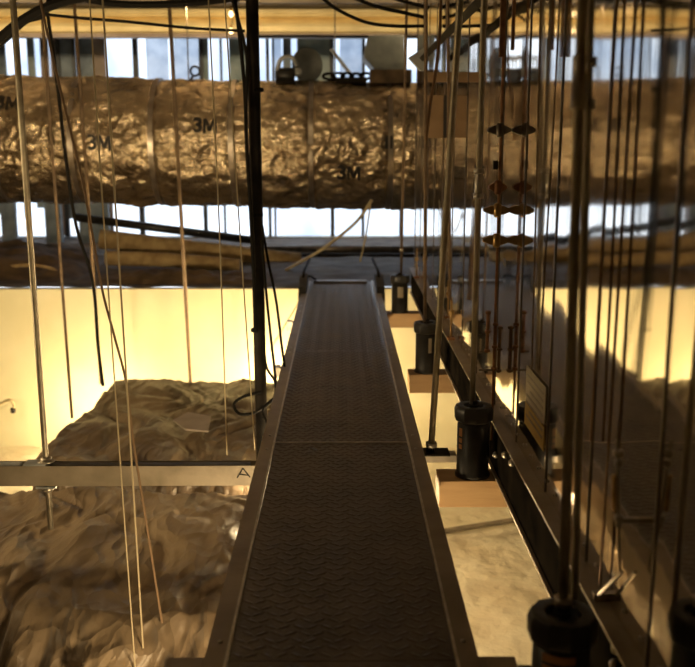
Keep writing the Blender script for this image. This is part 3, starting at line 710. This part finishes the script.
# grey box hood (octagonal) upper right
t = thing('duct_hood', 'grey angular sheet metal hood hanging above the right end of the foil duct', 'hood', at(385,38,12.3))
pr_ = [at(px,py,12.3) for px,py in ((368,36),(404,36),(404,72),(376,72),(364,58),(364,52))]
bm = NB(); prism(bm, [(q.x,q.z) for q in pr_], 'y', 12.2, 12.9); local(t, bm, 'shell', M['grey'], .01)
t = thing('timber_offcut', 'dark board lying over the foil duct below the grey hood', 'board', at(390,76,11.95))
a_, b_ = at(370,70,11.8), at(411,83,11.8); bm = NB(); box(bm, (a_.x,11.7,ZD-.04), (b_.x,12.0,a_.z)); local(t, bm, 'board', M['dirt'], .01)
t = thing('bent_bracket', 'light bent metal bracket at the lower end of the black diagonal strut', 'bracket', at(415,60,7.85))
pr_ = [at(px,py,7.85) for px,py in ((425,47),(408,58),(420,71),(425,71))]
bm = NB(); prism(bm, [(q.x,q.z) for q in pr_], 'y', 7.83, 7.88); local(t, bm, 'gusset', M['greylight'], .004)
t = thing('diagonal_strut', 'black diagonal strut rising right from the top of the foil duct', 'strut', at(427,58,7.8))
bm = NB(); a_, b_ = at(423,58,7.8), at(481,0,4.6); b_ = a_ + (b_-a_)*1.03; tube(bm, [a_, b_], .03, 4); local(t, bm, 'bar', M['blackpaint'])
t = thing('brown_board', 'short brown board beside the light bent bracket', 'board', at(445,76,6.5))
a_, b_ = at(428,72,6.5), at(453,82,6.5); bm = NB(); box(bm, (a_.x,6.5,b_.z), (WX+.001,6.56,a_.z)); local(t, bm, 'board', M['boxtan'])
t = thing('junction_box', 'tan junction box with black stripe fixed to the far part of the polished duct', 'box', at(436,120,6.9))
a_, b_ = at(426,95,6.9), at(447,138,6.9); bm = NB(); box(bm, (a_.x,6.9,b_.z), (WX+.001,7.0,a_.z)); local(t, bm, 'box_body', M['boxtan'], .004)
a_ = at(444,95,6.895); bm = NB(); box(bm, (a_.x,6.892,b_.z), (WX-.01,6.899,a_.z)); local(t, bm, 'stripe', M['ink'])

# ---------------------------------------------------------------- clutter on the ledge
def ledge_tube(name, pts, r, m, label, cat, group=None, n=12):
    bm = NB(); tube(bm, pts, r, n); o = obj(name, bm, m, None, pts[0]); return tag(o, label, cat, group)
ledge_tube('black_pipe', [at(74,217,12.6), at(258,241,12.9)], .055, M['black'], 'long black pipe lying aslant under the left of the foil duct', 'pipe')
ledge_tube('insulation_roll', [at(100,239,12.2), at(252,257,12.4), at(300,262,12.5)], .125, M['wool'], 'long tan mineral wool roll lying behind the cream wall', 'insulation roll')
ledge_tube('insulation_roll', [at(106,258,11.6), at(170,260,11.6), at(240,266,11.6)], .09, M['wool'], 'lower tan mineral wool roll nearer the cream wall edge', 'insulation roll')
ledge_tube('grey_pipe', [at(262,249,13.4), at(414,249,13.4)], .05, M['seam'], 'long grey pipe on the slab behind the walkway end, farther', 'pipe')
ledge_tube('grey_pipe', [at(256,257,12.95), at(416,257,12.95)], .05, M['blackpaint'], 'long dark pipe on the slab behind the walkway end, nearer', 'pipe')
def heap(name, cx, cy, sx, sy, h, m, label, seed, cat='cloth'):
    bm = NB(); n = 60; g = []
    for i in range(n+1):
        row = []
        for j in range(n+1):
            u = i/n*2-1; v = j/n*2-1; x = cx+u*sx; y = cy+v*sy
            e = max(0, 1-abs(u)**3)*max(0,1-abs(v)**3)
            z = LEDGE+.012 + e*(h*(.55+.5*noise.noise(Vector((x*1.7,y*2.2,seed)))) + .05*noise.noise(Vector((x*7,y*7,seed))))
            row.append(bm.verts.new((x,y,max(LEDGE+.03,z))))
        g.append(row)
    for i in range(n):
        for j in range(n): bm.faces.new((g[i][j],g[i+1][j],g[i+1][j+1],g[i][j+1])).smooth = True
    return tag(obj(name, bm, m, None, (cx,cy,LEDGE)), label, cat)
heap('dust_sheet', -3.95, 11.9, .95, 1.3, .42, M['dirt'], 'heaped dark brown dust sheet on the slab at the far left', 1.3)
heap('dust_sheet', -1.85, 10.72, 1.1, .45, .15, M['dirt'], 'low dark brown dust sheet in front of the mineral wool rolls', 4.1)
heap('dust_sheet', -5.72, 12.2, .78, 1.4, .45, M['dirt'], 'dark brown dust sheet at the left beyond the picture edge', 6.6)
# upright of boards under duct at left (slate blotches by the windows)
for i,(a0_,a1_,y0_) in enumerate(((0,14,207),(44,60,206),(78,108,206))):
    p0 = at(a0_,y0_,14.6); p1 = at(a1_,y0_,14.6)
    tag(obj('stacked_board', B((p0.x,14.6,LEDGE+.03), (p1.x,14.7,p0.z+.3)), M['slate'], None, (p0.x,14.6,LEDGE+.03)), 'slate grey board standing by the windows under the duct, %s' % ['at the left edge','between the two left rods','behind the black pipe end'][i], 'board', 'boards leaning by the windows')

# ---------------------------------------------------------------- pole and cables
PD = 6.36
pt = thing('black_pole', 'thick black pole standing from floor to ceiling left of the walkway', 'pole', at(262,450,PD))
a_, b_ = at(262,450,PD), at(252,0,PD); d = (b_-a_)/(b_.z-a_.z)
bot = a_ + d*(PIT+.02-a_.z); top = a_ + d*(CEIL-a_.z)
bm = NB(); tube(bm, [bot, a_, top], .041, 12); local(pt, bm, 'pole', M['blackpaint'])
for py in (90, 215, 330):
    bm = NB(); c = at(257,py,PD); lathe(bm, [(.04,-.012),(.043,-.006),(.043,.006),(.04,.012)], 12, c); local(pt, bm, 'cable_tie', M['rubber'])
def cable(name, pts, r, m, label, D=None, group=None, cat='cable'):
    P_ = [at(*p) if len(p) == 3 else at(p[0],p[1],D) for p in pts]
    bm = NB(); tube(bm, curve(P_,6), r, 6); o = obj(name, bm, m, None, P_[0]); return tag(o, label, cat, group)
GC = 'thin cables hanging before the cream wall'
cable('cable', [(235,0),(240,40),(245,95),(247,150),(251,220),(256,330)], .012, M['rubber'], 'black cable tied along the left of the black pole', PD-.06)
cable('cable', [(231,-5),(241,30),(247,60),(246,110)], .010, M['rubber'], 'second short black cable joining the pole near its top', PD-.08)
cable('cable', [(262,225),(268,260),(276,300),(281,340),(286,385),(283,420)], .009, M['rubber'], 'black cable bowing right of the pole towards the walkway edge', PD-.1)
cable('cable', [(262,240),(266,290),(270,330),(274,365),(277,400),(270,425)], .009, M['rubber'], 'black cable hanging close right of the pole', PD-.12)
cable('cable', [(263,330),(266,365),(275,382),(274,398),(263,410),(268,425)], .009, M['rubber'], 'short wavy black cable at the foot of the pole', PD-.09)
cable('cable', [(262,392),(245,396),(234,404),(240,414),(256,412),(272,400),(285,388)], .011, M['rubber'], 'black cable loop lying left of the pole foot', PD-.05)
cable('cable', [(303,288),(297,305),(285,325),(270,350)], .008, M['yellow_hose'], 'pale yellow wire drooping from the walkway end bracket', 9.5)
cable('wire', [(89,-10),(104,225),(119,445),(135,667),(137,700)], .0035, M['pale_wire'], 'pale straight wire hanging at left, reaching the bottom edge', 4.2, GC, 'wire')
cable('wire', [(102,-10),(117,230),(130,437),(143,648)], .0045, M['pale_wire'], 'pale straight wire just right of the first, ending on the near blanket', 4.3, GC, 'wire')
cable('cable', [(38,-10),(58,80),(80,170),(91,227),(102,289),(114,335),(126,382),(133,440),(149,540),(167,656)], .006, M['brown_cable'], 'slanting brown cable crossing the two pale wires', 4.4, GC)
cable('cable', [(47,10),(58,90),(66,160),(76,225),(90,270),(95,300),(98,345),(103,386)], .014, M['rubber'], 'wavy black cable at left ending behind the far blanket', 7.6, GC)
cable('wire', [(208,-10),(219,220),(227,455)], .0035, M['pale_wire'], 'fine wire left of the pole, ending at the cross channel', 4.85, GC, 'wire')
cable('wire', [(224,-10),(239,220),(255,450)], .0035, M['pale_wire'], 'fine wire nearest the left side of the pole', 4.9, GC, 'wire')
cable('wire', [(441,-10),(440,30),(436,70),(430,105),(426,140)], .009, M['copper'], 'brown wire curving between the two upright rods by the duct', 5.6)
cable('hose', [(286,270,11.45),(300,262,11.2),(318,252,11.05),(340,236,11.1),(358,220,11.1),(372,200,11.14)], .018, M['yellow_hose'], 'pale yellow hose rising from the slab to the foil duct', cat='hose')
cable('hose', [(360,262),(366,235),(371,200)], .010, M['yellow_hose'], 'thin pale hose hanging right of the yellow hose', 11.12, cat='hose')
cable('hose', [(-20,276),(5,268),(30,265),(50,268),(60,274)], .022, M['wool'], 'pale hose curving at the far left over the dust sheet', 11.0, cat='hose')
cable('cable', [(304,283,9.9),(309,276,10.0),(316,280,10.3),(322,286,10.3)], .012, M['rubber'], 'black cable end curling at the left of the walkway end')
GT = 'black cables strung under the ceiling'
cable('cable', [(-20,52),(0,38),(20,22),(45,8),(80,-2),(140,-10)], .034, M['rubber'], 'thick black cable bending down at the top left corner', 7.0, GT)
cable('cable', [(-20,58),(3,42),(25,22),(44,14),(52,-12)], .020, M['rubber'], 'thinner black cable below the thick one in the top left corner', 7.1, GT)
cable('cable', [(42,14),(80,18),(130,22),(190,28),(245,31)], .012, M['rubber'], 'thin black cable running from the corner cables to the pole', 7.2, GT)
cable('cable', [(250,36.5),(300,36),(350,36.5),(430,36.5)], .020, M['rubber'], 'thin level cable right of the pole along the deck edge', 14.118, GT)
cable('cable', [(316,-8),(335,8),(365,22),(395,26),(427,26)], .014, M['rubber'], 'black cable sweeping down right of the pole, lowest', 8.0, GT)
cable('cable', [(340,-8),(375,6),(405,13),(427,18)], .016, M['rubber'], 'black cable sweeping down right of the pole, middle', 8.0, GT)
cable('cable', [(372,-10),(400,0),(418,5),(429,8)], .016, M['rubber'], 'black cable sweeping down right of the pole, uppermost', 8.0, GT)
cable('cable', [(60,-6),(120,4),(190,3),(250,-4)], .03, M['rubber'], 'thick dark cable bundle at the top edge left of the pole', 8.0, GT)
